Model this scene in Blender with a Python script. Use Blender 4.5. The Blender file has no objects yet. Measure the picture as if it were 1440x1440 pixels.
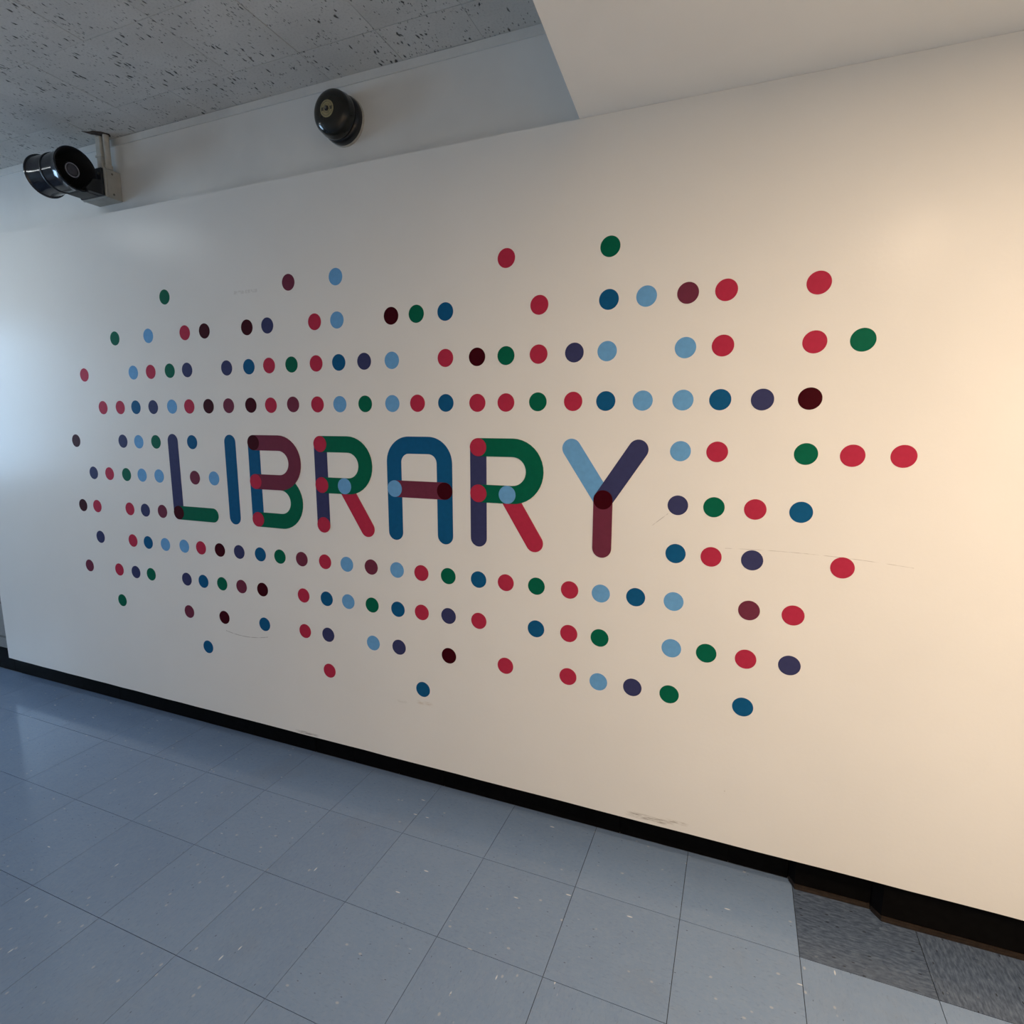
import bpy, bmesh, math, random
from mathutils import Vector, Matrix

random.seed(7)
S = bpy.context.scene
C = S.collection

# ------------------------------------------------------------------ camera
cam_d = bpy.data.cameras.new('camera')
cam_d.sensor_fit = 'HORIZONTAL'; cam_d.sensor_width = 36.0
cam_d.lens = 36.0 * 799.1 / 1440.0
cam_d.clip_start = 0.02
cam = bpy.data.objects.new('camera', cam_d); C.objects.link(cam)
_r = Vector((0.928304, 0.371814, 0.002498)); _u = Vector((-0.059991, 0.143142, 0.987882)); _f = Vector((-0.366951, 0.917205, -0.155184))
cam.matrix_world = Matrix(((_r.x, _u.x, -_f.x, 2.2141), (_r.y, _u.y, -_f.y, -1.6786), (_r.z, _u.z, -_f.z, 1.3864), (0, 0, 0, 1)))
S.camera = cam

# ------------------------------------------------------------------ world, daylight, lamps, exposure
world = bpy.data.worlds.new('overcast_sky'); S.world = world; world.use_nodes = True
_bg = world.node_tree.nodes['Background']
_bg.inputs['Color'].default_value = (0.46, 0.71, 1.0, 1); _bg.inputs['Strength'].default_value = 9.6
SOFFIT_WATTS = 18.3          # warm recessed downlights in the dropped soffit
TUBE_STRENGTH = 12.0          # diffuser of the ceiling fitting on the left
S.view_settings.view_transform = 'Standard'; S.view_settings.look = 'None'
S.view_settings.gamma = 1.0; S.view_settings.use_curve_mapping = False
S.view_settings.exposure = 0.86

# ------------------------------------------------------------------ sizes of the place (metres)
T = 0.3048                   # floor tile
GY = -0.4982                 # a floor tile joint
YB = 0.091                   # face of the original block wall (the mural panel stands at y = 0)
XL, XR, YR = -4.5, 4.8, -2.65
PT = 2.2234                  # top of the mural panel = underside of the soffit
ZC = 2.543                   # tiled ceiling
PX = -1.358                  # left end of the mural panel

# ------------------------------------------------------------------ materials
def nmat(name):
    m = bpy.data.materials.new(name); m.use_nodes = True
    return m, m.node_tree, m.node_tree.nodes['Principled BSDF']
def N(nt, kind, **kw):
    n = nt.nodes.new(kind)
    for k, v in kw.items():
        if k.startswith('i_'):
            n.inputs[k[2:].replace('_', ' ')].default_value = v
        else: setattr(n, k, v)
    return n
def plug(nt, sock, v):
    if hasattr(v, 'is_linked') or hasattr(v, 'links'): nt.links.new(v, sock)
    else: sock.default_value = v
def MA(nt, op, a, b=0.0, c=0.0, clamp=False):
    n = nt.nodes.new('ShaderNodeMath'); n.operation = op; n.use_clamp = clamp
    for s, v in zip(n.inputs, (a, b, c)): plug(nt, s, v)
    return n.outputs[0]
def MIX(nt, f, a, b):
    n = nt.nodes.new('ShaderNodeMix'); n.data_type = 'RGBA'
    plug(nt, n.inputs[0], f)
    for s, v in ((n.inputs[6], a), (n.inputs[7], b)):
        plug(nt, s, (*v, 1) if isinstance(v, tuple) and len(v) == 3 else v)
    return n.outputs[2]
def RAMP(nt, v, lo, hi):
    n = nt.nodes.new('ShaderNodeMapRange'); n.clamp = True
    nt.links.new(v, n.inputs[0]); n.inputs[1].default_value = lo; n.inputs[2].default_value = hi
    return n.outputs[0]
def NOISE(nt, vec, scale, detail=3.0, rough=0.5):
    n = nt.nodes.new('ShaderNodeTexNoise'); n.inputs['Scale'].default_value = scale
    n.inputs['Detail'].default_value = detail; n.inputs['Roughness'].default_value = rough
    if vec is not None: nt.links.new(vec, n.inputs['Vector'])
    return n.outputs[0]
def BUMP(nt, bsdf, h, strength, dist):
    b = nt.nodes.new('ShaderNodeBump'); b.inputs['Strength'].default_value = strength; b.inputs['Distance'].default_value = dist
    nt.links.new(h, b.inputs['Height']); nt.links.new(b.outputs[0], bsdf.inputs['Normal'])
def simple(name, col, rough=0.5, metal=0.0, spec=0.5, var=0.0, scale=30, bump=0.0):
    m, nt, b = nmat(name)
    b.inputs['Roughness'].default_value = rough; b.inputs['Metallic'].default_value = metal
    b.inputs['Specular IOR Level'].default_value = spec
    b.inputs['Base Color'].default_value = (*col, 1)
    if var or bump:
        tc = nt.nodes.new('ShaderNodeTexCoord'); n = NOISE(nt, tc.outputs['Object'], scale)
        if var:
            d = tuple(c * (1 - var) for c in col); l = tuple(min(1, c * (1 + var)) for c in col)
            nt.links.new(MIX(nt, RAMP(nt, n, .3, .7), d, l), b.inputs['Base Color'])
        if bump: BUMP(nt, b, n, bump, 0.002)
    return m

def wall_paint():
    m, nt, b = nmat('white_wall_paint')
    tc = nt.nodes.new('ShaderNodeTexCoord'); P = tc.outputs['Object']
    sp = nt.nodes.new('ShaderNodeSeparateXYZ'); nt.links.new(P, sp.inputs[0]); X, Z = sp.outputs[0], sp.outputs[2]
    fine = NOISE(nt, P, 90, 2); mid = NOISE(nt, P, 3.0, 4)
    col = MIX(nt, RAMP(nt, mid, .3, .7), (0.765, 0.755, 0.73), (0.79, 0.78, 0.755))
    def stroke(col, x0, x1, z0, slope, curve, w, tint, amt, nscale=60):
        # a pencil-thin scratch along a shallow arc, broken up by noise
        dx = MA(nt, 'SUBTRACT', X, (x0 + x1) / 2)
        zz = MA(nt, 'ADD', MA(nt, 'MULTIPLY', dx, slope), MA(nt, 'MULTIPLY', MA(nt, 'MULTIPLY', dx, dx), curve))
        d = MA(nt, 'ABSOLUTE', MA(nt, 'SUBTRACT', MA(nt, 'SUBTRACT', Z, z0), zz))
        k = MA(nt, 'MULTIPLY', MA(nt, 'LESS_THAN', d, w), MA(nt, 'LESS_THAN', MA(nt, 'ABSOLUTE', dx), (x1 - x0) / 2))
        br = RAMP(nt, NOISE(nt, P, nscale, 2), .38, .55)
        return MIX(nt, MA(nt, 'MULTIPLY', MA(nt, 'MULTIPLY', k, br), amt), col, tint)
    grey = (0.22, 0.2, 0.18)
    col = stroke(col, 2.19, 2.64, 1.040, -0.030, -0.17, 0.0008, grey, 0.4, 25)
    col = stroke(col, 0.245, 0.475, 0.507, 0.02, 1.0, 0.0012, grey, 0.6, 30)
    col = stroke(col, 1.985, 2.03, 1.108, 0.86, 0.0, 0.0012, grey, 0.5, 40)
    col = stroke(col, 0.42, 0.535, 1.863, 0.0, 0.0, 0.006, (0.62, 0.60, 0.57), 0.6, 90)
    # rubbed scuffs close to the base: streaky smears
    def smear(col, x0, x1, z0, hz, tint, amt):
        mp = nt.nodes.new('ShaderNodeMapping'); mp.inputs['Scale'].default_value = (28, 1, 330); mp.inputs['Rotation'].default_value = (0, .12, 0)
        nt.links.new(P, mp.inputs['Vector'])
        st = RAMP(nt, NOISE(nt, mp.outputs[0], 1.0, 3, .6), .42, .62)
        ex = RAMP(nt, MA(nt, 'ABSOLUTE', MA(nt, 'SUBTRACT', X, (x0 + x1) / 2)), (x1 - x0) / 2, (x1 - x0) / 4)
        ez = RAMP(nt, MA(nt, 'ABSOLUTE', MA(nt, 'SUBTRACT', Z, z0)), hz, hz * .4)
        return MIX(nt, MA(nt, 'MULTIPLY', MA(nt, 'MULTIPLY', st, MA(nt, 'MULTIPLY', ex, ez)), amt), col, tint)
    col = smear(col, 1.935, 2.095, 0.146, 0.011, (0.20, 0.165, 0.14), .75)
    col = smear(col, 2.06, 2.135, 0.155, 0.007, (0.24, 0.20, 0.17), .6)
    col = smear(col, 0.585, 0.715, 0.139, 0.007, (0.15, 0.14, 0.13), .8)
    col = smear(col, 1.165, 1.24, 0.377, 0.010, (0.50, 0.40, 0.30), .5)
    col = smear(col, 1.08, 1.13, 0.365, 0.006, (0.35, 0.33, 0.30), .4)
    # a few scattered flecks
    vo = N(nt, 'ShaderNodeTexVoronoi', i_Scale=9.0); nt.links.new(P, vo.inputs['Vector'])
    sc = nt.nodes.new('ShaderNodeSeparateColor'); nt.links.new(vo.outputs['Color'], sc.inputs[0])
    fl = MA(nt, 'MULTIPLY', MA(nt, 'LESS_THAN', vo.outputs['Distance'], 0.022), MA(nt, 'LESS_THAN', sc.outputs[0], 0.22))
    col = MIX(nt, MA(nt, 'MULTIPLY', fl, .35), col, (0.40, 0.36, 0.31))
    nt.links.new(col, b.inputs['Base Color'])
    b.inputs['Roughness'].default_value = 0.26
    b.inputs['Specular IOR Level'].default_value = 0.068
    BUMP(nt, b, MA(nt, 'ADD', fine, MA(nt, 'MULTIPLY', mid, 3.0)), 0.06, 0.004)
    return m

def floor_tile_mat(name, dark):
    m, nt, b = nmat(name)
    tc = nt.nodes.new('ShaderNodeTexCoord'); oi = nt.nodes.new('ShaderNodeObjectInfo')
    off = nt.nodes.new('ShaderNodeVectorMath'); off.operation = 'ADD'
    rv = nt.nodes.new('ShaderNodeCombineXYZ')
    R = oi.outputs['Random']
    nt.links.new(MA(nt, 'MULTIPLY', R, 37.0), rv.inputs[0]); nt.links.new(MA(nt, 'MULTIPLY', R, 91.0), rv.inputs[1])
    nt.links.new(tc.outputs['Object'], off.inputs[0]); nt.links.new(rv.outputs[0], off.inputs[1])
    def stretched(sx, sy, rot=0.0):
        mp = nt.nodes.new('ShaderNodeMapping'); mp.inputs['Scale'].default_value = (sx, sy, 1); mp.inputs['Rotation'].default_value = (0, 0, rot)
        nt.links.new(off.outputs[0], mp.inputs['Vector']); return mp.outputs[0]
    def chips(vec, scale, dist, frac, ch=0):
        vo = N(nt, 'ShaderNodeTexVoronoi', i_Scale=scale); nt.links.new(vec, vo.inputs['Vector'])
        sc = nt.nodes.new('ShaderNodeSeparateColor'); nt.links.new(vo.outputs['Color'], sc.inputs[0])
        return MA(nt, 'MULTIPLY', RAMP(nt, vo.outputs['Distance'], dist, dist * .6), MA(nt, 'LESS_THAN', sc.outputs[ch], frac))
    if dark:
        st = NOISE(nt, stretched(45, 150), 1.0, 4, .6)
        col = MIX(nt, RAMP(nt, st, .36, .66), (0.048, 0.068, 0.110), (0.105, 0.142, 0.205))
        col = MIX(nt, MA(nt, 'MULTIPLY', chips(stretched(.5, 1.3), 90, .26, .16), .8), col, (0.012, 0.014, 0.018))
        col = MIX(nt, MA(nt, 'MULTIPLY', chips(stretched(.4, 1.3), 45, .16, .06, 1), .7), col, (0.32, 0.34, 0.36))
    else:
        base = MIX(nt, R, (0.164, 0.240, 0.372), (0.177, 0.257, 0.393))
        cloud = NOISE(nt, stretched(1, 1), 14, 4, .6)
        st = NOISE(nt, stretched(60, 170, .3), 1.0, 4, .65)
        mot = NOISE(nt, stretched(1, 1), 70, 3, .7)
        col = MIX(nt, MA(nt, 'MULTIPLY', RAMP(nt, cloud, .35, .7), .35), base, (0.205, 0.288, 0.420))
        col = MIX(nt, MA(nt, 'MULTIPLY', RAMP(nt, st, .55, .70), .30), col, (0.105, 0.135, 0.18))
        col = MIX(nt, MA(nt, 'MULTIPLY', RAMP(nt, mot, .45, .7), .18), col, (0.27, 0.33, 0.41))
        col = MIX(nt, MA(nt, 'MULTIPLY', chips(stretched(.30, 1.1, .5), 44, .125, .13), .85), col, (0.56, 0.60, 0.64))
        col = MIX(nt, MA(nt, 'MULTIPLY', chips(stretched(.7, 1.0, -.3), 55, .22, .08, 1), .55), col, (0.40, 0.43, 0.46))
        col = MIX(nt, MA(nt, 'MULTIPLY', chips(stretched(.5, 1.1, .9), 60, .10, .06, 2), .6), col, (0.035, 0.038, 0.045))
    geo = nt.nodes.new('ShaderNodeNewGeometry')
    grime = NOISE(nt, geo.outputs['Position'], 2.6, 5, .6)
    col = MIX(nt, MA(nt, 'MULTIPLY', RAMP(nt, grime, .58, .8), .22), col, (0.17, 0.155, 0.125))
    nt.links.new(col, b.inputs['Base Color'])
    nt.links.new(MA(nt, 'ADD', MA(nt, 'MULTIPLY', grime, .10), 0.22 if dark else 0.08), b.inputs['Roughness'])
    b.inputs['Specular IOR Level'].default_value = 0.35 if dark else 0.5
    BUMP(nt, b, NOISE(nt, geo.outputs['Position'], 40, 2), 0.03, 0.001)
    return m

def ceiling_tile_mat():
    m, nt, b = nmat('fissured_ceiling_tile')
    tc = nt.nodes.new('ShaderNodeTexCoord'); oi = nt.nodes.new('ShaderNodeObjectInfo')
    off = nt.nodes.new('ShaderNodeVectorMath'); off.operation = 'ADD'
    rv = nt.nodes.new('ShaderNodeCombineXYZ'); R = oi.outputs['Random']
    nt.links.new(MA(nt, 'MULTIPLY', R, 53.0), rv.inputs[0]); nt.links.new(MA(nt, 'MULTIPLY', R, 17.0), rv.inputs[1])
    nt.links.new(tc.outputs['Object'], off.inputs[0]); nt.links.new(rv.outputs[0], off.inputs[1])
    wob = nt.nodes.new('ShaderNodeTexNoise'); wob.inputs['Scale'].default_value = 40
    nt.links.new(off.outputs[0], wob.inputs['Vector'])
    wv = nt.nodes.new('ShaderNodeVectorMath'); wv.operation = 'MULTIPLY_ADD'
    nt.links.new(wob.outputs[1], wv.inputs[0]); wv.inputs[1].default_value = (.016, .016, 0); nt.links.new(off.outputs[0], wv.inputs[2])
    def pits(sx, sy, scale, dist, lo, hi, seed):
        mp = nt.nodes.new('ShaderNodeMapping'); mp.inputs['Scale'].default_value = (sx, sy, 1); mp.inputs['Location'].default_value = (seed, seed, 0)
        nt.links.new(wv.outputs[0], mp.inputs['Vector'])
        vo = N(nt, 'ShaderNodeTexVoronoi', i_Scale=scale); nt.links.new(mp.outputs[0], vo.inputs['Vector'])
        sc = nt.nodes.new('ShaderNodeSeparateColor'); nt.links.new(vo.outputs['Color'], sc.inputs[0])
        cl = RAMP(nt, NOISE(nt, off.outputs[0], 9 + seed, 3, .6), lo, hi)
        return MA(nt, 'MULTIPLY', RAMP(nt, vo.outputs['Distance'], dist, dist * .55), MA(nt, 'LESS_THAN', sc.outputs[0], MA(nt, 'MULTIPLY', cl, .75)))
    a = pits(1.7, .62, 46, .34, .46, .66, 0.0)
    c = pits(1.5, .7, 100, .34, .40, .66, 3.0)
    pit = MA(nt, 'MAXIMUM', a, MA(nt, 'MULTIPLY', c, .8))
    stain = NOISE(nt, off.outputs[0], 5.0, 3)
    col = MIX(nt, RAMP(nt, stain, .3, .7), (0.58, 0.565, 0.535), (0.66, 0.645, 0.615))
    col = MIX(nt, MA(nt, 'MULTIPLY', RAMP(nt, NOISE(nt, off.outputs[0], 160, 2), .5, .7), .25), col, (0.32, 0.315, 0.30))
    col = MIX(nt, MA(nt, 'MULTIPLY', pit, .9), col, (0.035, 0.032, 0.028))
    nt.links.new(col, b.inputs['Base Color']); b.inputs['Roughness'].default_value = 0.9
    b.inputs['Specular IOR Level'].default_value = 0.15
    BUMP(nt, b, MA(nt, 'SUBTRACT', 1.0, pit), 0.5, 0.003)
    return m

def vinyl(name, col):
    m, nt, b = nmat(name)
    tc = nt.nodes.new('ShaderNodeTexCoord')
    n = NOISE(nt, tc.outputs['Object'], 60, 3)
    nt.links.new(MIX(nt, RAMP(nt, n, .3, .7), tuple(c * .95 for c in col), tuple(min(1, c * 1.05) for c in col)), b.inputs['Base Color'])
    b.inputs['Roughness'].default_value = 0.45; b.inputs['Specular IOR Level'].default_value = 0.035
    return m

M = {
    'paint': wall_paint(),
    'upper': simple('old_wall_paint', (0.75, 0.74, 0.715), .5, var=.05, scale=4, bump=.1),
    'soffit': simple('soffit_paint', (0.90, 0.885, 0.85), .6, var=.02, scale=5),
    'block': simple('painted_block', (0.27, 0.255, 0.24), .75, var=.08, scale=40, bump=.4),
    'mortar': simple('block_mortar', (0.16, 0.15, 0.14), .9, var=.1),
    'rear': simple('rear_wall_paint', (0.70, 0.69, 0.66), .6, var=.03, scale=6),
    'rubber': simple('black_rubber_base', (0.0035, 0.0033, 0.0035), .6, spec=.05, var=.3, scale=40),
    'toe': simple('worn_brown_toe', (0.022, 0.015, 0.011), .32, var=.4, scale=70),
    'sub': simple('dark_tile_joint', (0.02, 0.022, 0.025), .8, var=.2),
    'csub': simple('ceiling_tile_joint', (0.17, 0.165, 0.155), .9, var=.2),
    'trim': simple('painted_trim', (0.68, 0.67, 0.645), .5, var=.06, scale=12),
    'tile': floor_tile_mat('blue_grey_vinyl_tile', False),
    'dark': floor_tile_mat('charcoal_marbled_vinyl_tile', True),
    'ctile': ceiling_tile_mat(),
    'horn': simple('charcoal_enamel', (0.014, 0.0145, 0.021), .13, spec=.38, var=.15, scale=20),
    'hornin': simple('matt_black_horn_throat', (0.010, 0.010, 0.011), .55, var=.2),
    'plug': simple('grey_speaker_cap', (0.06, 0.06, 0.075), .3, var=.2, scale=60),
    'capring': simple('worn_metal_ring', (0.34, 0.34, 0.40), .35, metal=.6, var=.2, scale=80),
    'brk': simple('black_bracket_steel', (0.010, 0.010, 0.011), .4, var=.2),
    'box': simple('cream_junction_box', (0.43, 0.42, 0.385), .5, var=.08, scale=30),
    'pipe': simple('painted_conduit', (0.50, 0.48, 0.43), .5, var=.1, scale=50),
    'rust': simple('rusty_hole_edge', (0.045, 0.024, 0.014), .85, var=.5, scale=90),
    'bell': simple('dark_bronze_gong', (0.016, 0.015, 0.011), .16, spec=.4, var=.15, scale=30),
    'bellbase': simple('black_bell_base', (0.008, 0.007, 0.008), .25, var=.2),
    'plate': simple('chipped_white_backplate', (0.45, 0.43, 0.38), .5, var=.15, scale=90),
    'badge': simple('brass_badge', (0.34, 0.29, 0.15), .45, metal=.3, var=.2, scale=120),
    'badgeink': simple('dark_badge_print', (0.06, 0.05, 0.03), .5, var=.2),
    'screw': simple('dull_screw', (0.18, 0.17, 0.15), .4, metal=.8, var=.2),
    'frame': simple('window_frame_metal', (0.20, 0.20, 0.21), .4, metal=.6, var=.1),
    'white': simple('white_lamp_metal', (0.75, 0.74, 0.72), .4, var=.03),
}
def glass_mat():
    m = bpy.data.materials.new('window_glass'); m.use_nodes = True; nt = m.node_tree
    nt.nodes.remove(nt.nodes['Principled BSDF']); out = nt.nodes['Material Output']
    t = nt.nodes.new('ShaderNodeBsdfTransparent'); g = nt.nodes.new('ShaderNodeBsdfGlossy'); g.inputs['Roughness'].default_value = .03
    fr = nt.nodes.new('ShaderNodeFresnel'); mx = nt.nodes.new('ShaderNodeMixShader')
    nt.links.new(fr.outputs[0], mx.inputs[0]); nt.links.new(t.outputs[0], mx.inputs[1]); nt.links.new(g.outputs[0], mx.inputs[2]); nt.links.new(mx.outputs[0], out.inputs[0])
    return m
M['glass'] = glass_mat()
def emit(name, col, s):
    m, nt, b = nmat(name); b.inputs['Base Color'].default_value = (.8, .8, .8, 1)
    b.inputs['Emission Color'].default_value = (*col, 1); b.inputs['Emission Strength'].default_value = s
    return m
M['tube'] = emit('lit_diffuser', (0.93, 0.99, 1.0), TUBE_STRENGTH)
M['lamp'] = emit('warm_lamp_face', (1.0, 0.78, 0.52), 6.0)
VIN = {'c': ('crimson', (0.42, 0.028, 0.066)), 'n': ('navy', (0.042, 0.046, 0.125)), 'b': ('dark blue', (0.007, 0.092, 0.225)),
       'l': ('light blue', (0.140, 0.355, 0.640)), 'g': ('green', (0.003, 0.115, 0.065)), 'k': ('dark maroon', (0.045, 0.002, 0.006)),
       'm': ('plum', (0.150, 0.030, 0.058))}
VM = {k: vinyl('vinyl_' + v[0].replace(' ', '_'), v[1]) for k, v in VIN.items()}

# ------------------------------------------------------------------ mesh helpers
def obj(name, bm, mat, parent=None, smooth=False, loc=None):
    me = bpy.data.meshes.new(name); bm.normal_update(); bm.to_mesh(me); bm.free()
    if mat is not None: me.materials.append(mat)
    if smooth:
        for p in me.polygons: p.use_smooth = True
    o = bpy.data.objects.new(name, me); C.objects.link(o)
    if parent: o.parent = parent
    if loc: o.location = loc
    return o
def inst(name, me, parent=None, loc=(0, 0, 0), rz=0.0):
    o = bpy.data.objects.new(name, me); C.objects.link(o); o.parent = parent; o.location = loc; o.rotation_euler = (0, 0, rz)
    return o
def box(bm, x0, x1, y0, y1, z0, z1, bev=0.0):
    r = bmesh.ops.create_cube(bm, size=1.0)
    for v in r['verts']:
        v.co = Vector(((x0 + x1) / 2 + v.co.x * (x1 - x0), (y0 + y1) / 2 + v.co.y * (y1 - y0), (z0 + z1) / 2 + v.co.z * (z1 - z0)))
    if bev: bmesh.ops.bevel(bm, geom=list({e for v in r['verts'] for e in v.link_edges}), offset=bev, segments=1, affect='EDGES')
    return bm
def B(*a, **k): return box(bmesh.new(), *a, **k)
def poly_prism(bm, pts, axis, a0, a1):
    # outline pts in the plane across `axis`, swept from a0 to a1
    def mk(p, a): return {'x': (a, p[0], p[1]), 'y': (p[0], a, p[1]), 'z': (p[0], p[1], a)}[axis]
    lo = [bm.verts.new(mk(p, a0)) for p in pts]; hi = [bm.verts.new(mk(p, a1)) for p in pts]
    bm.faces.new(lo); bm.faces.new(hi[::-1])
    n = len(pts)
    for i in range(n): bm.faces.new((lo[i], hi[i], hi[(i + 1) % n], lo[(i + 1) % n]))
    bmesh.ops.recalc_face_normals(bm, faces=bm.faces)
    return bm
def lathe(bm, prof, origin, axis, seg=48):
    # prof: list of (distance along axis, radius)
    a = Vector(axis).normalized(); u = a.orthogonal().normalized(); v = a.cross(u); o = Vector(origin)
    rings = []
    for s, r in prof:
        if r < 1e-6: rings.append([bm.verts.new(o + a * s)])
        else: rings.append([bm.verts.new(o + a * s + (u * math.cos(2 * math.pi * i / seg) + v * math.sin(2 * math.pi * i / seg)) * r) for i in range(seg)])
    for p, q in zip(rings, rings[1:]):
        for i in range(seg):
            j = (i + 1) % seg
            if len(p) == 1 and len(q) == 1: continue
            if len(p) == 1: bm.faces.new((p[0], q[i], q[j]))
            elif len(q) == 1: bm.faces.new((p[i], q[0], p[j]))
            else: bm.faces.new((p[i], q[i], q[j], p[j]))
    bmesh.ops.recalc_face_normals(bm, faces=bm.faces)
    return bm
def empty(name, loc=(0, 0, 0)):
    o = bpy.data.objects.new(name, None); C.objects.link(o); o.location = loc; o.empty_display_size = .05
    return o
def tag(o, label, cat, group=None):
    o['label'] = label; o['category'] = cat
    if group: o['group'] = group
    return o
def struct(o, label=None):
    o['kind'] = 'structure'
    if label: o['label'] = label
    return o
def autosmooth(o, deg=35):
    for p in o.data.polygons: p.use_smooth = True
    o.data.set_sharp_from_angle(angle=math.radians(deg))
    return o

# ================================================================== the setting
# ---- floor: dark bed with every vinyl tile laid on it
floor = struct(obj('floor', B(XL, XR, YR, YB, -0.08, -0.0025), M['sub']), 'blue grey vinyl tile floor with thin dark joints')
GAP = 0.0016
def tile_mesh(name, w, d, mat, h=0.0025):
    bm = B(-w / 2, w / 2, -d / 2, d / 2, -h, 0.0)
    me = bpy.data.meshes.new(name); bm.to_mesh(me); bm.free(); me.materials.append(mat); return me
full = tile_mesh('tile', T - GAP, T - GAP, M['tile'])
YT = 0.0845                                             # the last row is cut to the base
cutd = YT - (GY + T)
cut = tile_mesh('tile', T - GAP, cutd - GAP, M['tile'])
turned = tile_mesh('tile', cutd - GAP, T - GAP, M['dark'])
cutdark = tile_mesh('tile', T - GAP, cutd - GAP, M['dark'])
i0, i1 = math.ceil(XL / T), math.floor(XR / T)
for j in range(-7, 2):
    for i in range(i0, i1):
        x = (i + .5) * T
        dz = random.uniform(-.00012, .00012)
        if j == 1:
            o = inst('tile', cutdark if i >= 8 else cut, floor, (x, GY + T + cutd / 2, dz), 0)
            if i >= 8:
                o['label'] = 'charcoal marbled floor tile against the base'
                if i % 2: o.data = turned; o.rotation_euler.z = math.pi / 2
        else:
            o = inst('tile', full, floor, (x, GY + (j + .5) * T, dz), random.choice((0, math.pi / 2, math.pi, -math.pi / 2)))

# ---- block wall behind, upper wall, and the blocks left of the panel
behind = struct(obj('wall_behind', B(XL, XR, YB, YB + .2, -.08, ZC + .1), M['upper']), 'old painted wall above and beside the white mural panel')
core = obj('mortar_bed', B(XL, PX + .3, YB - .004, YB + .01, 0.128, PT - .01), M['mortar'], behind)
bw, bh = 0.397, 0.2
bm = B(-(bw - .01) / 2, (bw - .01) / 2, -.012, 0, -(bh - .01) / 2, (bh - .01) / 2)
bmesh.ops.bevel(bm, geom=bm.edges[:], offset=.002, segments=1, affect='EDGES')
bme = bpy.data.meshes.new('block'); bm.to_mesh(bme); bm.free(); bme.materials.append(M['block'])
for r in range(-1, 10):
    z = 0.392 - .2 * 1 + .1 + r * bh
    for k in range(8):
        x = PX + .12 - (k + .5) * bw - (bw / 2 if r % 2 else 0)
        if x - bw / 2 > XL - .05: inst('block', bme, behind, (x, YB + .0075, z))

# ---- the white panel that carries the lettering (runs on to the right, ragged lower edge)
bm = bmesh.new()
pts = [(PX, PT - .0004)]
n = 60
for k in range(n + 1):
    x = PX + (4.6 - PX) * k / n
    pts.append((x, 0.1343 - 0.0094 * (x - PX) / 4.33 + (random.uniform(-.0008, .0008) if 0 < k < n else .002)))
pts.append((4.6, PT - .0004))
poly_prism(bm, pts, 'y', 0.0, YB)
wall = struct(obj('wall_front', bm, M['paint']), 'white painted wall panel with coloured dots and the word LIBRARY')

# ---- ceiling tiles, trim strip, dropped soffit
ceil = struct(obj('ceiling', B(XL, XR, YR, YB, ZC + .004, ZC + .12), M['csub']), 'grey fissured acoustic tile ceiling')
CT = 0.2875
bm = B(-(CT - .0009) / 2, (CT - .0009) / 2, -(CT - .0009) / 2, (CT - .0009) / 2, 0, .006)
bmesh.ops.bevel(bm, geom=[e for e in bm.edges if all(v.co.z < 1e-6 for v in e.verts)], offset=.0007, segments=1, affect='EDGES')
cme = bpy.data.meshes.new('ceiling_tile'); bm.to_mesh(cme); bm.free(); cme.materials.append(M['ctile'])
yd = YB - (-.068)
bm = B(-(CT - .0014) / 2, (CT - .0014) / 2, -yd / 2 + .0007, yd / 2, 0, .006)
cme2 = bpy.data.meshes.new('ceiling_tile'); bm.to_mesh(cme2); bm.free(); cme2.materials.append(M['ctile'])
for i in range(-16, 6):
    x = 0.262 + (i + .5) * CT
    if x - CT / 2 < XL or x > 1.86: continue
    inst('ceiling_tile', cme2, ceil, (x, -.068 + yd / 2, ZC + random.uniform(0, .0012)))
    for j in range(8):
        inst('ceiling_tile', cme, ceil, (x, -.068 - (j + .5) * CT, ZC + random.uniform(0, .0012)), random.choice((0, math.pi)))
# rough hole where the conduits go up
bm = bmesh.new()
hp = [(-.328, -.004), (-.312, .010), (-.288, .012), (-.262, .030), (-.250, .055), (-.262, .068), (-.285, .060), (-.300, .040), (-.318, .028)]
poly_prism(bm, hp, 'z', ZC - .0015, ZC + .002)
obj('broken_tile_hole', bm, M['rust'], ceil)['label'] = 'rusty brown broken hole around the conduits'
trim = struct(obj('trim_1', B(XL, 1.80, YB - .006, YB, 2.515, ZC, bev=.001), M['trim']), 'narrow painted strip between upper wall and ceiling')
bm = bmesh.new()
poly_prism(bm, [(1.7435, YB), (1.7425, 0.0), (1.775, -.5), (1.90, YR), (XR, YR), (XR, YB)], 'z', PT, ZC + .003)
soff = struct(obj('ceiling_soffit', bm, M['soffit']), 'smooth cream dropped soffit above the right end of the wall')

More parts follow.
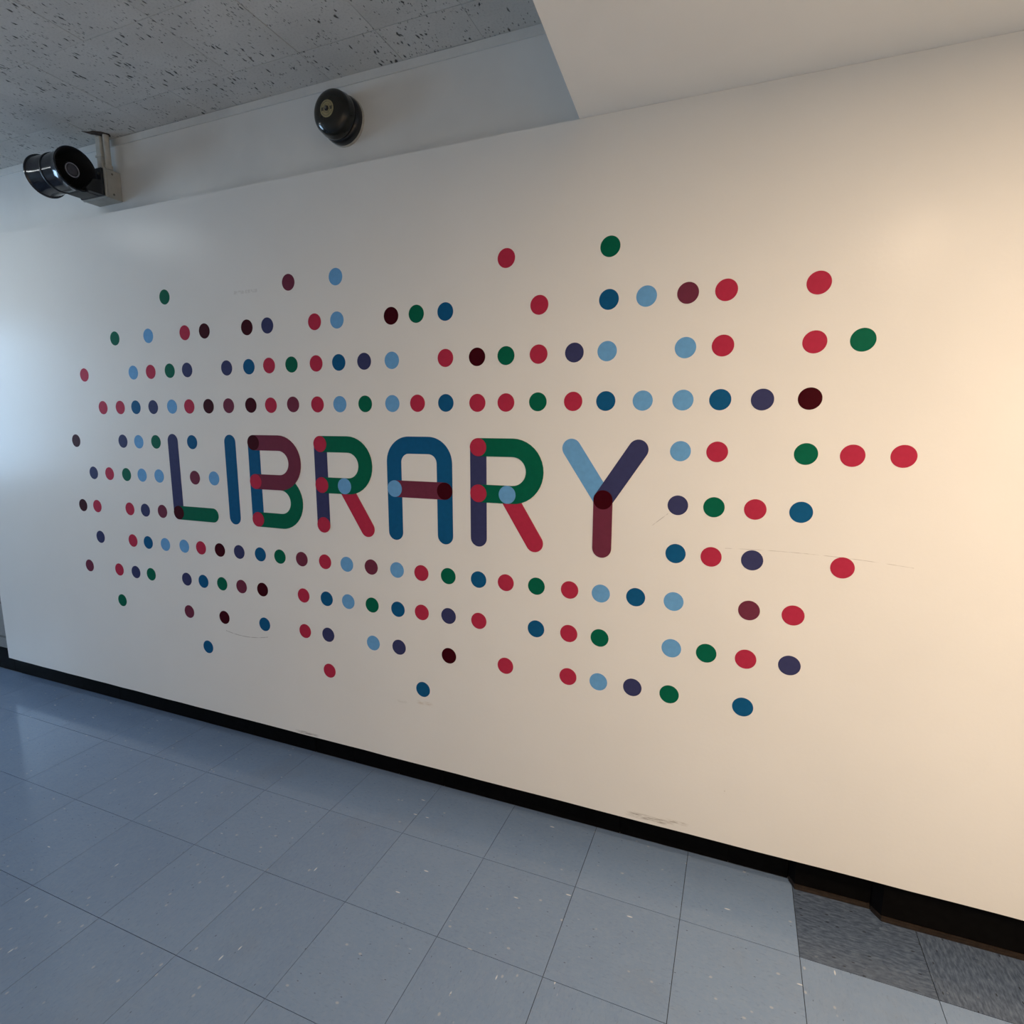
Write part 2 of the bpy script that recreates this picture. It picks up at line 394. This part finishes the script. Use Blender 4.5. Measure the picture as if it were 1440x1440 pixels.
# ---- black rubber base: plain run on the left, two stepped runs on the right
base = struct(obj('baseboard_front', B(XL, XR, YB - .001, YB + .002, 0.0, 0.12), M['rubber']), 'black rubber base under the white panel')
seams = [XL, -3.2, -2.4, -1.493, -0.62, 0.271, 0.615, 0.813, 1.026, 1.231, 1.909, 2.255, 2.428]
for a, b_ in zip(seams, seams[1:]):
    bm = B(a + .0006, b_ - .0006, .085 + random.uniform(-.0006, .0006), YB - .001, 0.0005, 0.1285)
    bmesh.ops.bevel(bm, geom=bm.edges[:], offset=.001, segments=1, affect='EDGES')
    obj('base_section', bm, M['rubber'], base)
def stepped(pts, name, h0, h1, mat, proud=0.0, lip=0.0):
    # a run following a plan outline pts (x, y of the face), backed to the wall
    bm = bmesh.new()
    out = [(x, y - proud) for x, y in pts] + [(pts[-1][0], YB - .0012), (pts[0][0], YB - .0012)]
    poly_prism(bm, out, 'z', h0, h1)
    bmesh.ops.bevel(bm, geom=[e for e in bm.edges if abs(e.verts[0].co.z - e.verts[1].co.z) < 1e-6 and e.verts[0].co.z > h0 + 1e-4], offset=min(.0015, (h1 - h0) * .3), segments=2, affect='EDGES')
    return obj(name, bm, mat, base)
s1 = [(2.4295, .083), (2.444, .054), (2.640, .056)]
s2 = [(2.6412, .050), (2.662, .021), (2.7, .0205), (4.6, .026)]
stepped(s1, 'base_section', .0005, .1235, M['rubber']); stepped(s2, 'base_section', .0005, .1235, M['rubber'])
for s in (s1, s2):
    stepped([s[0]] + [(x, y) for x, y in s[1:]], 'base_toe', .0005, .0065, M['toe'], proud=.0085)['label'] = 'worn brown toe of the base'
    stepped([s[0]] + [(x, y) for x, y in s[1:]], 'base_toe', .0066, .0125, M['toe'], proud=.0045)['label'] = 'worn brown toe of the base'

# ---- the rest of the corridor, out of the picture
rear = struct(obj('wall_rear', B(XL, XR, YR - .15, YR, -.08, ZC + .1), M['rear']), 'plain wall on the other side of the corridor')
right = struct(obj('wall_right', B(XR, XR + .15, YR, YB, -.08, ZC + .1), M['rear']), 'plain wall at the right end of the corridor')
WY0, WY1, WZ0, WZ1 = -2.15, -0.95, 0.80, 2.38
bm = bmesh.new()
box(bm, XL - .15, XL, YR, WY0, -.08, ZC + .1); box(bm, XL - .15, XL, WY1, YB, -.08, ZC + .1)
box(bm, XL - .15, XL, WY0, WY1, -.08, WZ0); box(bm, XL - .15, XL, WY0, WY1, WZ1, ZC + .1)
left = struct(obj('wall_left', bm, M['rear']), 'wall at the left end of the corridor around the window')
win = empty('window_1', (XL - .08, (WY0 + WY1) / 2, WZ0)); struct(win, 'daylight window at the left end of the corridor')
def kid(name, bm, mat, parent):
    o = obj(name, bm, mat); o.parent = parent; o.matrix_parent_inverse = Matrix.Translation(-Vector(parent.location)); return o
bm = bmesh.new()
for (a, b_, c, d) in ((WY0, WY0 + .05, WZ0, WZ1), (WY1 - .05, WY1, WZ0, WZ1), (WY0 + .05, WY1 - .05, WZ0, WZ0 + .05), (WY0 + .05, WY1 - .05, WZ1 - .05, WZ1)):
    box(bm, XL - .12, XL - .05, a, b_, c, d)
kid('window_frame', bm, M['frame'], win)
wm = (WY0 + WY1) / 2
kid('mullion', B(XL - .11, XL - .06, wm - .02, wm + .02, WZ0 + .05, WZ1 - .05), M['frame'], win)
for a, b_ in ((WY0 + .05, wm - .02), (wm + .02, WY1 - .05)):
    kid('pane', B(XL - .087, XL - .083, a, b_, WZ0 + .05, WZ1 - .05), M['glass'], win)
pl = bpy.data.lights.new('window_portal', 'AREA'); pl.shape = 'RECTANGLE'; pl.size = WZ1 - WZ0; pl.size_y = WY1 - WY0
pl.cycles.is_portal = True
po = bpy.data.objects.new('window_portal', pl); C.objects.link(po); po.location = (XL - .14, wm, (WZ0 + WZ1) / 2)
po.rotation_euler = (0, -math.pi / 2, 0)

# ================================================================== lamps of the place
fx = empty('ceiling_light', (-1.15, -0.92, ZC)); tag(fx, 'flat fluorescent ceiling fitting on the tiled ceiling left of the speaker', 'light')
bm = bmesh.new(); box(bm, -.27, .27, -.13, .13, -.05, 0, bev=.006); h = obj('housing', bm, M['white'], fx)
bm = bmesh.new(); box(bm, -.25, .25, -.115, .115, -.062, -.0505, bev=.004); obj('diffuser', bm, M['tube'], fx)
for k, (lx, ly) in enumerate(((3.75, -1.05), (2.9, -1.55))):
    dl = empty('downlight', (lx, ly, PT))
    tag(dl, ('warm recessed downlight in the soffit nearest the white wall', 'warm recessed downlight in the soffit farther from the wall')[k], 'light', 'downlights in the soffit')
    autosmooth(obj('trim_ring', lathe(bmesh.new(), [(-.0004, .062), (-.004, .064), (-.004, .085), (-.0004, .088)], (0, 0, 0), (0, 0, 1)), M['white'], dl))
    obj('lamp_face', lathe(bmesh.new(), [(-.0012, 0), (-.0012, .060), (-.0002, .060)], (0, 0, 0), (0, 0, 1)), M['lamp'], dl)
    la = bpy.data.lights.new('downlight_lamp', 'AREA'); la.shape = 'DISK'; la.size = .12; la.energy = SOFFIT_WATTS * (0.85, 1.15)[k]
    la.color = (1.0, 0.745, 0.505); la.spread = math.radians(179)
    lo = bpy.data.objects.new('downlight_lamp', la); C.objects.link(lo); lo.parent = dl; lo.location = (0, 0, -.006)

# ================================================================== lettering: seven letters of overlapping vinyl strips
RS = 0.0292
TH = 0.0005
ZT, ZM, ZB = 1.308, 1.1575, 1.008
def strip_outline(path, r=RS, caps=(True, True), seg=14):
    # rounded strip around a centre path in the wall plane (x, z)
    P = [Vector(p) for p in path]
    def nrm(i):
        if i == 0: d = P[1] - P[0]
        elif i == len(P) - 1: d = P[-1] - P[-2]
        else: d = (P[i + 1] - P[i]).normalized() + (P[i] - P[i - 1]).normalized()
        d.normalize(); return Vector((-d.y, d.x))
    L = [P[i] + nrm(i) * r for i in range(len(P))]; R = [P[i] - nrm(i) * r for i in range(len(P))]
    def cap(c, v, sgn):
        a0 = math.atan2(v.y, v.x)
        return [c + Vector((math.cos(a0 + sgn * math.pi * k / seg), math.sin(a0 + sgn * math.pi * k / seg))) * r for k in range(1, seg)]
    end = cap(P[-1], nrm(len(P) - 1), -1) if caps[1] else []
    start = cap(P[0], -nrm(0), -1) if caps[0] else []
    return L, R, end, start
def strip(name, letter, path, col, layer, caps=(True, True)):
    L, R, end, start = strip_outline(path, caps=caps)
    bm = bmesh.new(); y0, y1 = -TH * (layer - 1) if layer > 1 else 0.0, -TH * layer
    front = [], []
    def V(p, y): return bm.verts.new((p.x, y, p.y))
    lf = [V(p, y1) for p in L]; rf = [V(p, y1) for p in R]; lb = [V(p, 0.0) for p in L]; rb = [V(p, 0.0) for p in R]
    for i in range(len(L) - 1): bm.faces.new((lf[i], lf[i + 1], rf[i + 1], rf[i]))
    ef = [V(p, y1) for p in end]; eb = [V(p, 0.0) for p in end]; sf = [V(p, y1) for p in start]; sb = [V(p, 0.0) for p in start]
    if ef: bm.faces.new([lf[-1]] + ef + [rf[-1]])
    if sf: bm.faces.new([rf[0]] + sf + [lf[0]])
    loopf = lf + ef + rf[::-1] + sf; loopb = lb + eb + rb[::-1] + sb
    for i in range(len(loopf)):
        k = (i + 1) % len(loopf); bm.faces.new((loopf[i], loopf[k], loopb[k], loopb[i]))
    bmesh.ops.recalc_face_normals(bm, faces=bm.faces)
    for f in bm.faces:
        pass
    o = obj(name, bm, VM[col]); o.parent = letter; o.matrix_parent_inverse = Matrix.Translation(-Vector(letter.location))
    # make sure the flat front faces the corridor
    me = o.data
    if me.polygons[0].normal.y > 0: me.flip_normals()
    o['label'] = VIN[col][0] + ' rounded strip'
    return o
def joint(letter, x, z, col, layer=3):
    bm = lathe(bmesh.new(), [(0, RS), (TH * layer, RS), (TH * layer, 0)], (x, 0, z), (0, -1, 0), 40)
    o = obj('joint_dot', bm, VM[col]); o.parent = letter; o.matrix_parent_inverse = Matrix.Translation(-Vector(letter.location))
    o['label'] = VIN[col][0] + ' round overlap'
    return o
def arc(cx, cz, r, a0, a1, n=20): return [(cx + r * math.cos(math.radians(a0 + (a1 - a0) * k / n)), cz + r * math.sin(math.radians(a0 + (a1 - a0) * k / n))) for k in range(n + 1)]
def letter(ch, x, words):
    e = empty('letter', (x, 0, ZB - RS)); return tag(e, words, 'letter', 'letters of the word LIBRARY')
# L
e = letter('L', .028, 'letter L with navy upright and green foot, first letter of LIBRARY')
strip('stroke', e, [(.028, ZT), (.028, ZB)], 'n', 1); strip('stroke', e, [(.028, ZB), (.225, ZB)], 'g', 2); joint(e, .028, ZB, 'k')
# I
e = letter('I', .345, 'letter I, a single dark blue upright bar between L and B')
strip('stroke', e, [(.345, ZT), (.345, ZB)], 'b', 1)
# B
e = letter('B', .467, 'letter B with dark blue stem, plum upper bowl and green lower bowl')
def bowl(x, zt, zb, xr): r = (zt - zb) / 2; return [(x, zt), (xr - r, zt)] + arc(xr - r, (zt + zb) / 2, r, 90, -90)[1:] + [(x, zb)]
strip('stroke', e, [(.467, ZT), (.467, ZB)], 'b', 1); strip('bowl', e, bowl(.467, ZM, ZB, .664), 'g', 2); strip('bowl', e, bowl(.467, ZT, ZM, .664), 'm', 3)
joint(e, .467, ZT, 'k', 4); joint(e, .467, ZM, 'c', 4); joint(e, .467, ZB, 'c', 4)
# R (two of them)
for x, words, low in ((.787, 'first letter R, red round overlap also at the foot of its navy stem', True), (1.424, 'second letter R just before the Y, navy stem with plain navy foot', False)):
    e = letter('R', x, words)
    strip('stroke', e, [(x, ZT), (x, ZB)], 'n', 1)
    strip('leg', e, [(x + .102, ZM), (x + .196, ZB - .002)], 'c', 2)
    strip('bowl', e, bowl(x, ZT, ZM, x + .195), 'g', 3)
    joint(e, x, ZT, 'c', 4); joint(e, x, ZM, 'c', 4); joint(e, x + .102, ZM, 'l', 4)
    if low: joint(e, x, ZB, 'c', 4)
# A
e = letter('A', 1.2, 'letter A, dark blue rounded arch with a plum crossbar')
ra = .060
strip('arch', e, [(1.102, ZB - .003)] + [(1.102, ZT - ra)] + arc(1.102 + ra, ZT + .002 - ra, ra, 180, 90)[1:] + arc(1.299 - ra, ZT + .002 - ra, ra, 90, 0) + [(1.299, ZB - .003)], 'b', 1)
strip('crossbar', e, [(1.102, ZM + .001), (1.299, ZM + .001)], 'm', 2); joint(e, 1.102, ZM + .001, 'l'); joint(e, 1.299, ZM + .001, 'k')
# Y
e = letter('Y', 1.838, 'letter Y with light blue arm, navy arm and plum stem, last letter')
strip('arm', e, [(1.737, ZT + .002), (1.838, ZM)], 'l', 1); strip('arm', e, [(1.938, ZT + .002), (1.838, ZM)], 'n', 2)
strip('stem', e, [(1.838, ZM), (1.838, ZB)], 'm', 3); joint(e, 1.838, ZM, 'k', 4)

# ================================================================== dots: (x, z, colour) of every vinyl dot, row by row from the top
ROWS = [
    [(0.054,1.876,'g'), (0.681,1.879,'m'), (0.888,1.88,'l'), (1.522,1.878,'c'), (1.839,1.878,'g')],
    [(-0.262,1.733,'g'), (-0.059,1.733,'l'), (0.149,1.734,'c'), (0.255,1.735,'k'), (0.473,1.736,'k'), (0.572,1.737,'n'), (0.789,1.737,'c'), (0.886,1.737,'l'), (1.107,1.737,'k'), (1.204,1.737,'g'), (1.311,1.737,'b'), (1.629,1.735,'c'), (1.839,1.735,'b'), (1.945,1.736,'l'), (2.056,1.736,'m'), (2.154,1.736,'c'), (2.372,1.736,'c')],
    [(-0.484,1.589,'c'), (-0.169,1.59,'l'), (-0.064,1.59,'c'), (0.047,1.591,'g'), (0.145,1.591,'n'), (0.357,1.592,'n'), (0.47,1.593,'b'), (0.569,1.594,'c'), (0.675,1.594,'g'), (0.787,1.594,'c'), (0.886,1.594,'b'), (0.993,1.594,'n'), (1.105,1.593,'l'), (1.309,1.593,'c'), (1.422,1.592,'k'), (1.521,1.592,'g'), (1.628,1.592,'c'), (1.74,1.592,'n'), (1.838,1.592,'l'), (2.056,1.592,'l'), (2.153,1.593,'c'), (2.373,1.592,'c'), (2.48,1.592,'g')],
    [(-0.383,1.447,'c'), (-0.272,1.447,'c'), (-0.174,1.447,'b'), (-0.069,1.447,'n'), (0.042,1.448,'l'), (0.14,1.448,'c'), (0.246,1.448,'k'), (0.353,1.449,'m'), (0.467,1.45,'k'), (0.566,1.449,'c'), (0.672,1.451,'m'), (0.784,1.45,'c'), (0.883,1.45,'l'), (0.991,1.45,'g'), (1.102,1.45,'l'), (1.201,1.45,'c'), (1.308,1.45,'b'), (1.422,1.449,'c'), (1.521,1.449,'c'), (1.627,1.45,'g'), (1.739,1.45,'c'), (1.838,1.45,'b'), (1.945,1.45,'l'), (2.056,1.45,'l'), (2.154,1.45,'b'), (2.26,1.449,'n'), (2.373,1.45,'k')],
    [(-0.591,1.301,'k'), (-0.277,1.303,'n'), (-0.177,1.302,'l'), (-0.072,1.303,'g'), (0.139,1.305,'b'), (2.056,1.308,'l'), (2.154,1.308,'c'), (2.374,1.307,'g'), (2.481,1.305,'c'), (2.592,1.306,'c')],
    [(-0.494,1.158,'n'), (-0.387,1.158,'c'), (-0.276,1.158,'g'), (-0.177,1.159,'l'), (-0.072,1.159,'l'), (0.138,1.16,'m'), (0.245,1.161,'l'), (2.056,1.153,'n'), (2.154,1.153,'g'), (2.261,1.153,'c'), (2.374,1.152,'b')],
    [(-0.594,1.005,'k'), (-0.495,1.006,'c'), (-0.277,1.006,'c'), (-0.178,1.006,'n'), (-0.072,1.007,'m'), (2.056,1.011,'b'), (2.154,1.01,'c'), (2.262,1.01,'n'), (2.482,1.01,'c')],
    [(-0.496,0.863,'n'), (-0.278,0.863,'c'), (-0.18,0.862,'b'), (-0.073,0.862,'l'), (0.041,0.864,'l'), (0.139,0.865,'c'), (0.246,0.865,'k'), (0.352,0.866,'n'), (0.464,0.866,'b'), (0.564,0.866,'g'), (0.672,0.866,'m'), (0.783,0.866,'c'), (0.883,0.866,'l'), (0.991,0.866,'m'), (1.101,0.866,'l'), (1.201,0.865,'c'), (1.307,0.865,'g'), (1.422,0.865,'b'), (1.521,0.865,'c'), (1.628,0.865,'g'), (1.739,0.865,'c'), (1.839,0.865,'l'), (1.946,0.866,'b'), (2.057,0.866,'l'), (2.263,0.865,'m'), (2.375,0.865,'c')],
    [(-0.597,0.718,'m'), (-0.39,0.719,'c'), (-0.28,0.718,'n'), (-0.181,0.718,'g'), (0.039,0.719,'n'), (0.137,0.72,'b'), (0.244,0.721,'g'), (0.351,0.721,'m'), (0.463,0.721,'k'), (0.671,0.721,'c'), (0.782,0.721,'b'), (0.882,0.722,'l'), (0.989,0.722,'g'), (1.1,0.72,'b'), (1.199,0.721,'c'), (1.306,0.722,'n'), (1.422,0.72,'c'), (1.628,0.721,'b'), (1.739,0.721,'c'), (1.839,0.721,'g'), (2.057,0.721,'l'), (2.156,0.721,'g'), (2.263,0.72,'c'), (2.376,0.72,'n')],
    [(-0.392,0.573,'g'), (0.037,0.574,'m'), (0.242,0.575,'k'), (0.462,0.575,'b'), (0.669,0.576,'c'), (0.781,0.577,'n'), (0.988,0.575,'l'), (1.1,0.576,'n'), (1.305,0.576,'k'), (1.52,0.575,'c'), (1.739,0.575,'c'), (1.839,0.575,'l'), (1.946,0.576,'n'), (2.057,0.574,'g'), (2.264,0.574,'b')],
    [(0.133,0.428,'b'), (0.779,0.43,'c'), (1.197,0.43,'b')],
]
ROWNAME = ['the topmost dot row', 'the second dot row from the top', 'the third dot row from the top', 'the full dot row just above LIBRARY',
           'the dot row level with letter tops', 'the dot row level with letter middles', 'the dot row level with letter feet',
           'the full dot row just below LIBRARY', 'the third dot row from the bottom', 'the second dot row from the bottom', 'the bottom dot row']
ORD = ['first', 'second', 'third', 'fourth', 'fifth', 'sixth', 'seventh', 'eighth', 'ninth', 'tenth', 'eleventh', 'twelfth', 'thirteenth', 'fourteenth']
DM = {}
for k in VIN:
    bm = lathe(bmesh.new(), [(0, .0285), (TH * .8, .0285), (TH, .0282), (TH, 0)], (0, 0, 0), (0, -1, 0), 40)
    me = bpy.data.meshes.new('wall_dot'); bm.to_mesh(me); bm.free(); me.materials.append(VM[k]); DM[k] = me
for r, row in enumerate(ROWS):
    for i, (x, z, k) in enumerate(row):
        o = inst('wall_dot', DM[k], None, (x, 0, z))
        n = len(row); j = n - 1 - i
        pos = 'leftmost' if i == 0 else 'rightmost' if j == 0 else (ORD[i] + ' from left') if i <= j else (ORD[j] + ' from right')
        tag(o, '%s vinyl dot %s in %s' % (VIN[k][0], pos, ROWNAME[r]), 'dot', 'vinyl dots around the lettering')

# ================================================================== fire alarm bell
BX, BZ = 0.886, 2.404
bell = empty('alarm_bell', (BX, YB, BZ)); tag(bell, 'round dark metal alarm bell with brass centre badge on the upper wall', 'bell')
AY = (0, -1, 0)
autosmooth(obj('back_plate', lathe(bmesh.new(), [(0, .0785), (.006, .0785), (.0085, .076), (.0085, 0)], (0, 0, 0), AY, 64), M['plate'], bell))
autosmooth(obj('bell_base', lathe(bmesh.new(), [(.0086, .0765), (.020, .0770), (.030, .0745), (.034, .070), (.040, .060), (.040, 0)], (0, 0, 0), AY, 64), M['bellbase'], bell))
gp = [(.050, .060), (.045, .0665), (.045, .0735), (.050, .0740), (.056, .0728), (.066, .0712)]
for k in range(1, 9):
    a = math.radians(90 * k / 8); gp.append((.066 + .029 * math.sin(a), .027 + .0442 * math.cos(a)))
gp += [(0.0955, .012), (0.0955, 0)]
gong = autosmooth(obj('gong', lathe(bmesh.new(), gp, (0, 0, 0), AY, 64), M['bell'], bell), 50)
badge = autosmooth(obj('badge', lathe(bmesh.new(), [(0.0954, .0265), (0.0964, .0262), (0.0966, .0245), (0.0966, 0)], (0, 0, 0), AY, 40), M['badge'], bell))
badge['label'] = 'round brass coloured badge with dark print'
for (r0, r1) in ((.0205, .0215), (.0125, .0132)):
    obj('print_ring', lathe(bmesh.new(), [(0.0966, r0), (0.0969, r0), (0.0969, r1), (0.0966, r1)], (0, 0, 0), AY, 40), M['badgeink'], badge)
for s in (-1, 1):
    bm = bmesh.new(); box(bm, s * .017 - .0045, s * .017 + .0045, -0.0970, -0.0966, -.005, .005); obj('print_mark', bm, M['badgeink'], badge)
nut = obj('centre_nut', lathe(bmesh.new(), [(0.0966, .0085), (0.0995, .0085), (0.1010, .0060), (0.1010, 0)], (0, 0, 0), AY, 6), M['bellbase'], bell)
obj('stud', lathe(bmesh.new(), [(0.1010, .0035), (0.1040, .0035), (0.1045, .0025), (0.1045, 0)], (0, 0, 0), AY, 16), M['screw'], nut)

# ================================================================== junction box, conduits, horn speaker
bx0, bx1, by0, bz0, bz1 = -.405, -.258, .022, 2.297, 2.409
jb = empty('junction_box', ((bx0 + bx1) / 2, YB, bz0)); tag(jb, 'cream metal junction box on the upper wall behind the horn speaker', 'junction box')
kid('box_body', B(bx0, bx1, by0 + .010, YB, bz0, bz1, bev=.0025), M['box'], jb)
kid('box_cover', B(bx0 - .001, bx1 + .001, by0, by0 + .0098, bz0 - .001, bz1 + .001, bev=.002), M['box'], jb)
for z in (bz0 + .018, bz1 - .016):
    kid('screw', lathe(bmesh.new(), [(0, .004), (.0015, .004), (.002, .0025), (.002, 0)], (bx1, .055, z), (1, 0, 0), 14), M['screw'], jb)
cd = empty('conduit', (-.285, .055, bz1)); tag(cd, 'pair of painted conduits rising from the box to the ceiling hole', 'conduit')
kid('raceway', B(-.322, -.290, .040, .072, bz1 + .0005, ZC - .0018, bev=.004), M['pipe'], cd)
o = kid('pipe', lathe(bmesh.new(), [(0, 0), (0, .011), (.05, .0108), (.09, .0112), (ZC - .0025 - bz1, .011), (ZC - .0025 - bz1, 0)], (-.272, .055, bz1 + .0005), (0.03, -.03, 1), 24), M['pipe'], cd); autosmooth(o)
o = kid('coupling', lathe(bmesh.new(), [(0, .011), (0, .015), (.016, .015), (.018, .012)], (-.271, .054, bz1 + .0008), (0, 0, 1), 24), M['pipe'], cd); autosmooth(o)
kid('clip', B(-.326, -.286, .0385, .0735, bz1 + .052, bz1 + .060, bev=.001), M['pipe'], cd)

HC = Vector((-.275, -.075, 2.3665))                      # centre of the horn mouth; the horn points along the wall
HR, HL = .0790, .193
hs = empty('horn_speaker', (-.33, .02, 2.297)); tag(hs, 'dark cylindrical horn speaker on a black bracket below the ceiling', 'speaker')
hb = HC - Vector((HL, 0, 0)); AX = (1, 0, 0)
o = kid('rear_drum', lathe(bmesh.new(), [(.004, 0), (.004, .060), (0, .070), (0, .077), (.003, .0792), (.007, .0785), (.010, .0745), (.022, .0722), (.050, .0708), (.084, .0704), (.086, .066), (.086, 0)], hb, AX, 64), M['horn'], hs); autosmooth(o, 40)
o = kid('joint_band', lathe(bmesh.new(), [(.0862, .0), (.0862, .0715), (.0885, .0728), (.0925, .0728), (.095, .0715), (.095, 0)], hb, AX, 64), M['brk'], hs); autosmooth(o, 40)
o = kid('horn_bell', lathe(bmesh.new(), [(.0952, .060), (.0952, .0700), (.120, .0701), (.150, .0704), (.178, .0708), (.183, .0735), (.187, .0785), (.189, .0793), (.192, .0796), (.1945, .0780), (.1940, .0745), (.188, .0715), (.172, .0680), (.150, .0630), (.128, .0540), (.116, .0420), (.112, .030), (.112, 0)], hb, AX, 64), M['horn'], hs); autosmooth(o, 40)
o.data.materials.append(M['hornin'])
for p in o.data.polygons:
    c = p.center - hb
    if math.hypot(c.y, c.z) < .0735 and c.x > .1 and p.normal.dot(Vector((0, c.y, c.z))) < 0 or (c.x > .1 and math.hypot(c.y, c.z) < .045): p.material_index = 1
o = kid('driver_cap', lathe(bmesh.new(), [(.1122, .040), (.150, .034), (.164, .030), (.168, .0285), (.168, 0)], hb, AX, 40), M['hornin'], hs); autosmooth(o)
o2 = kid('cap_ring', lathe(bmesh.new(), [(.1681, .0262), (.1705, .0262), (.1705, .0228), (.1681, .0228)], hb, AX, 40), M['capring'], hs)
o2 = kid('cap_centre', lathe(bmesh.new(), [(.1681, .0205), (.1715, .0185), (.1735, .010), (.1740, 0)], hb, AX, 32), M['plug'], hs); autosmooth(o2)
# black bracket: plate on the box cover, angled gusset and arm under the horn
o = kid('bracket_plate', B(bx0 + .002, bx1 - .001, by0 - .012, by0 - .0012, bz0 + .002, bz1 - .004, bev=.003), M['brk'], hs)
bm = bmesh.new()
poly_prism(bm, [(by0 - .0115, bz0 + .004), (by0 - .0115, bz0 + .060), (-.022, bz0 + .052), (-.052, bz0 + .010), (-.046, bz0 + .002)], 'x', bx1 - .030, bx1 - .004)
kid('bracket_arm', bm, M['brk'], hs)
bm = bmesh.new()
poly_prism(bm, [(by0 - .0115, bz0 + .002), (by0 - .0115, bz0 + .010), (-.052, bz0 + .010), (-.060, bz0 + .006), (-.046, bz0 + .0015)], 'x', bx0 + .02, bx1 - .031)
kid('bracket_shelf', bm, M['brk'], hs)
for z in (bz0 + .040, bz0 + .085):
    kid('bolt', lathe(bmesh.new(), [(0, .005), (.004, .005), (.0045, .003), (.0045, 0)], (bx1 - .014, by0 - .0121, z), (0, -1, 0), 6), M['screw'], hs)
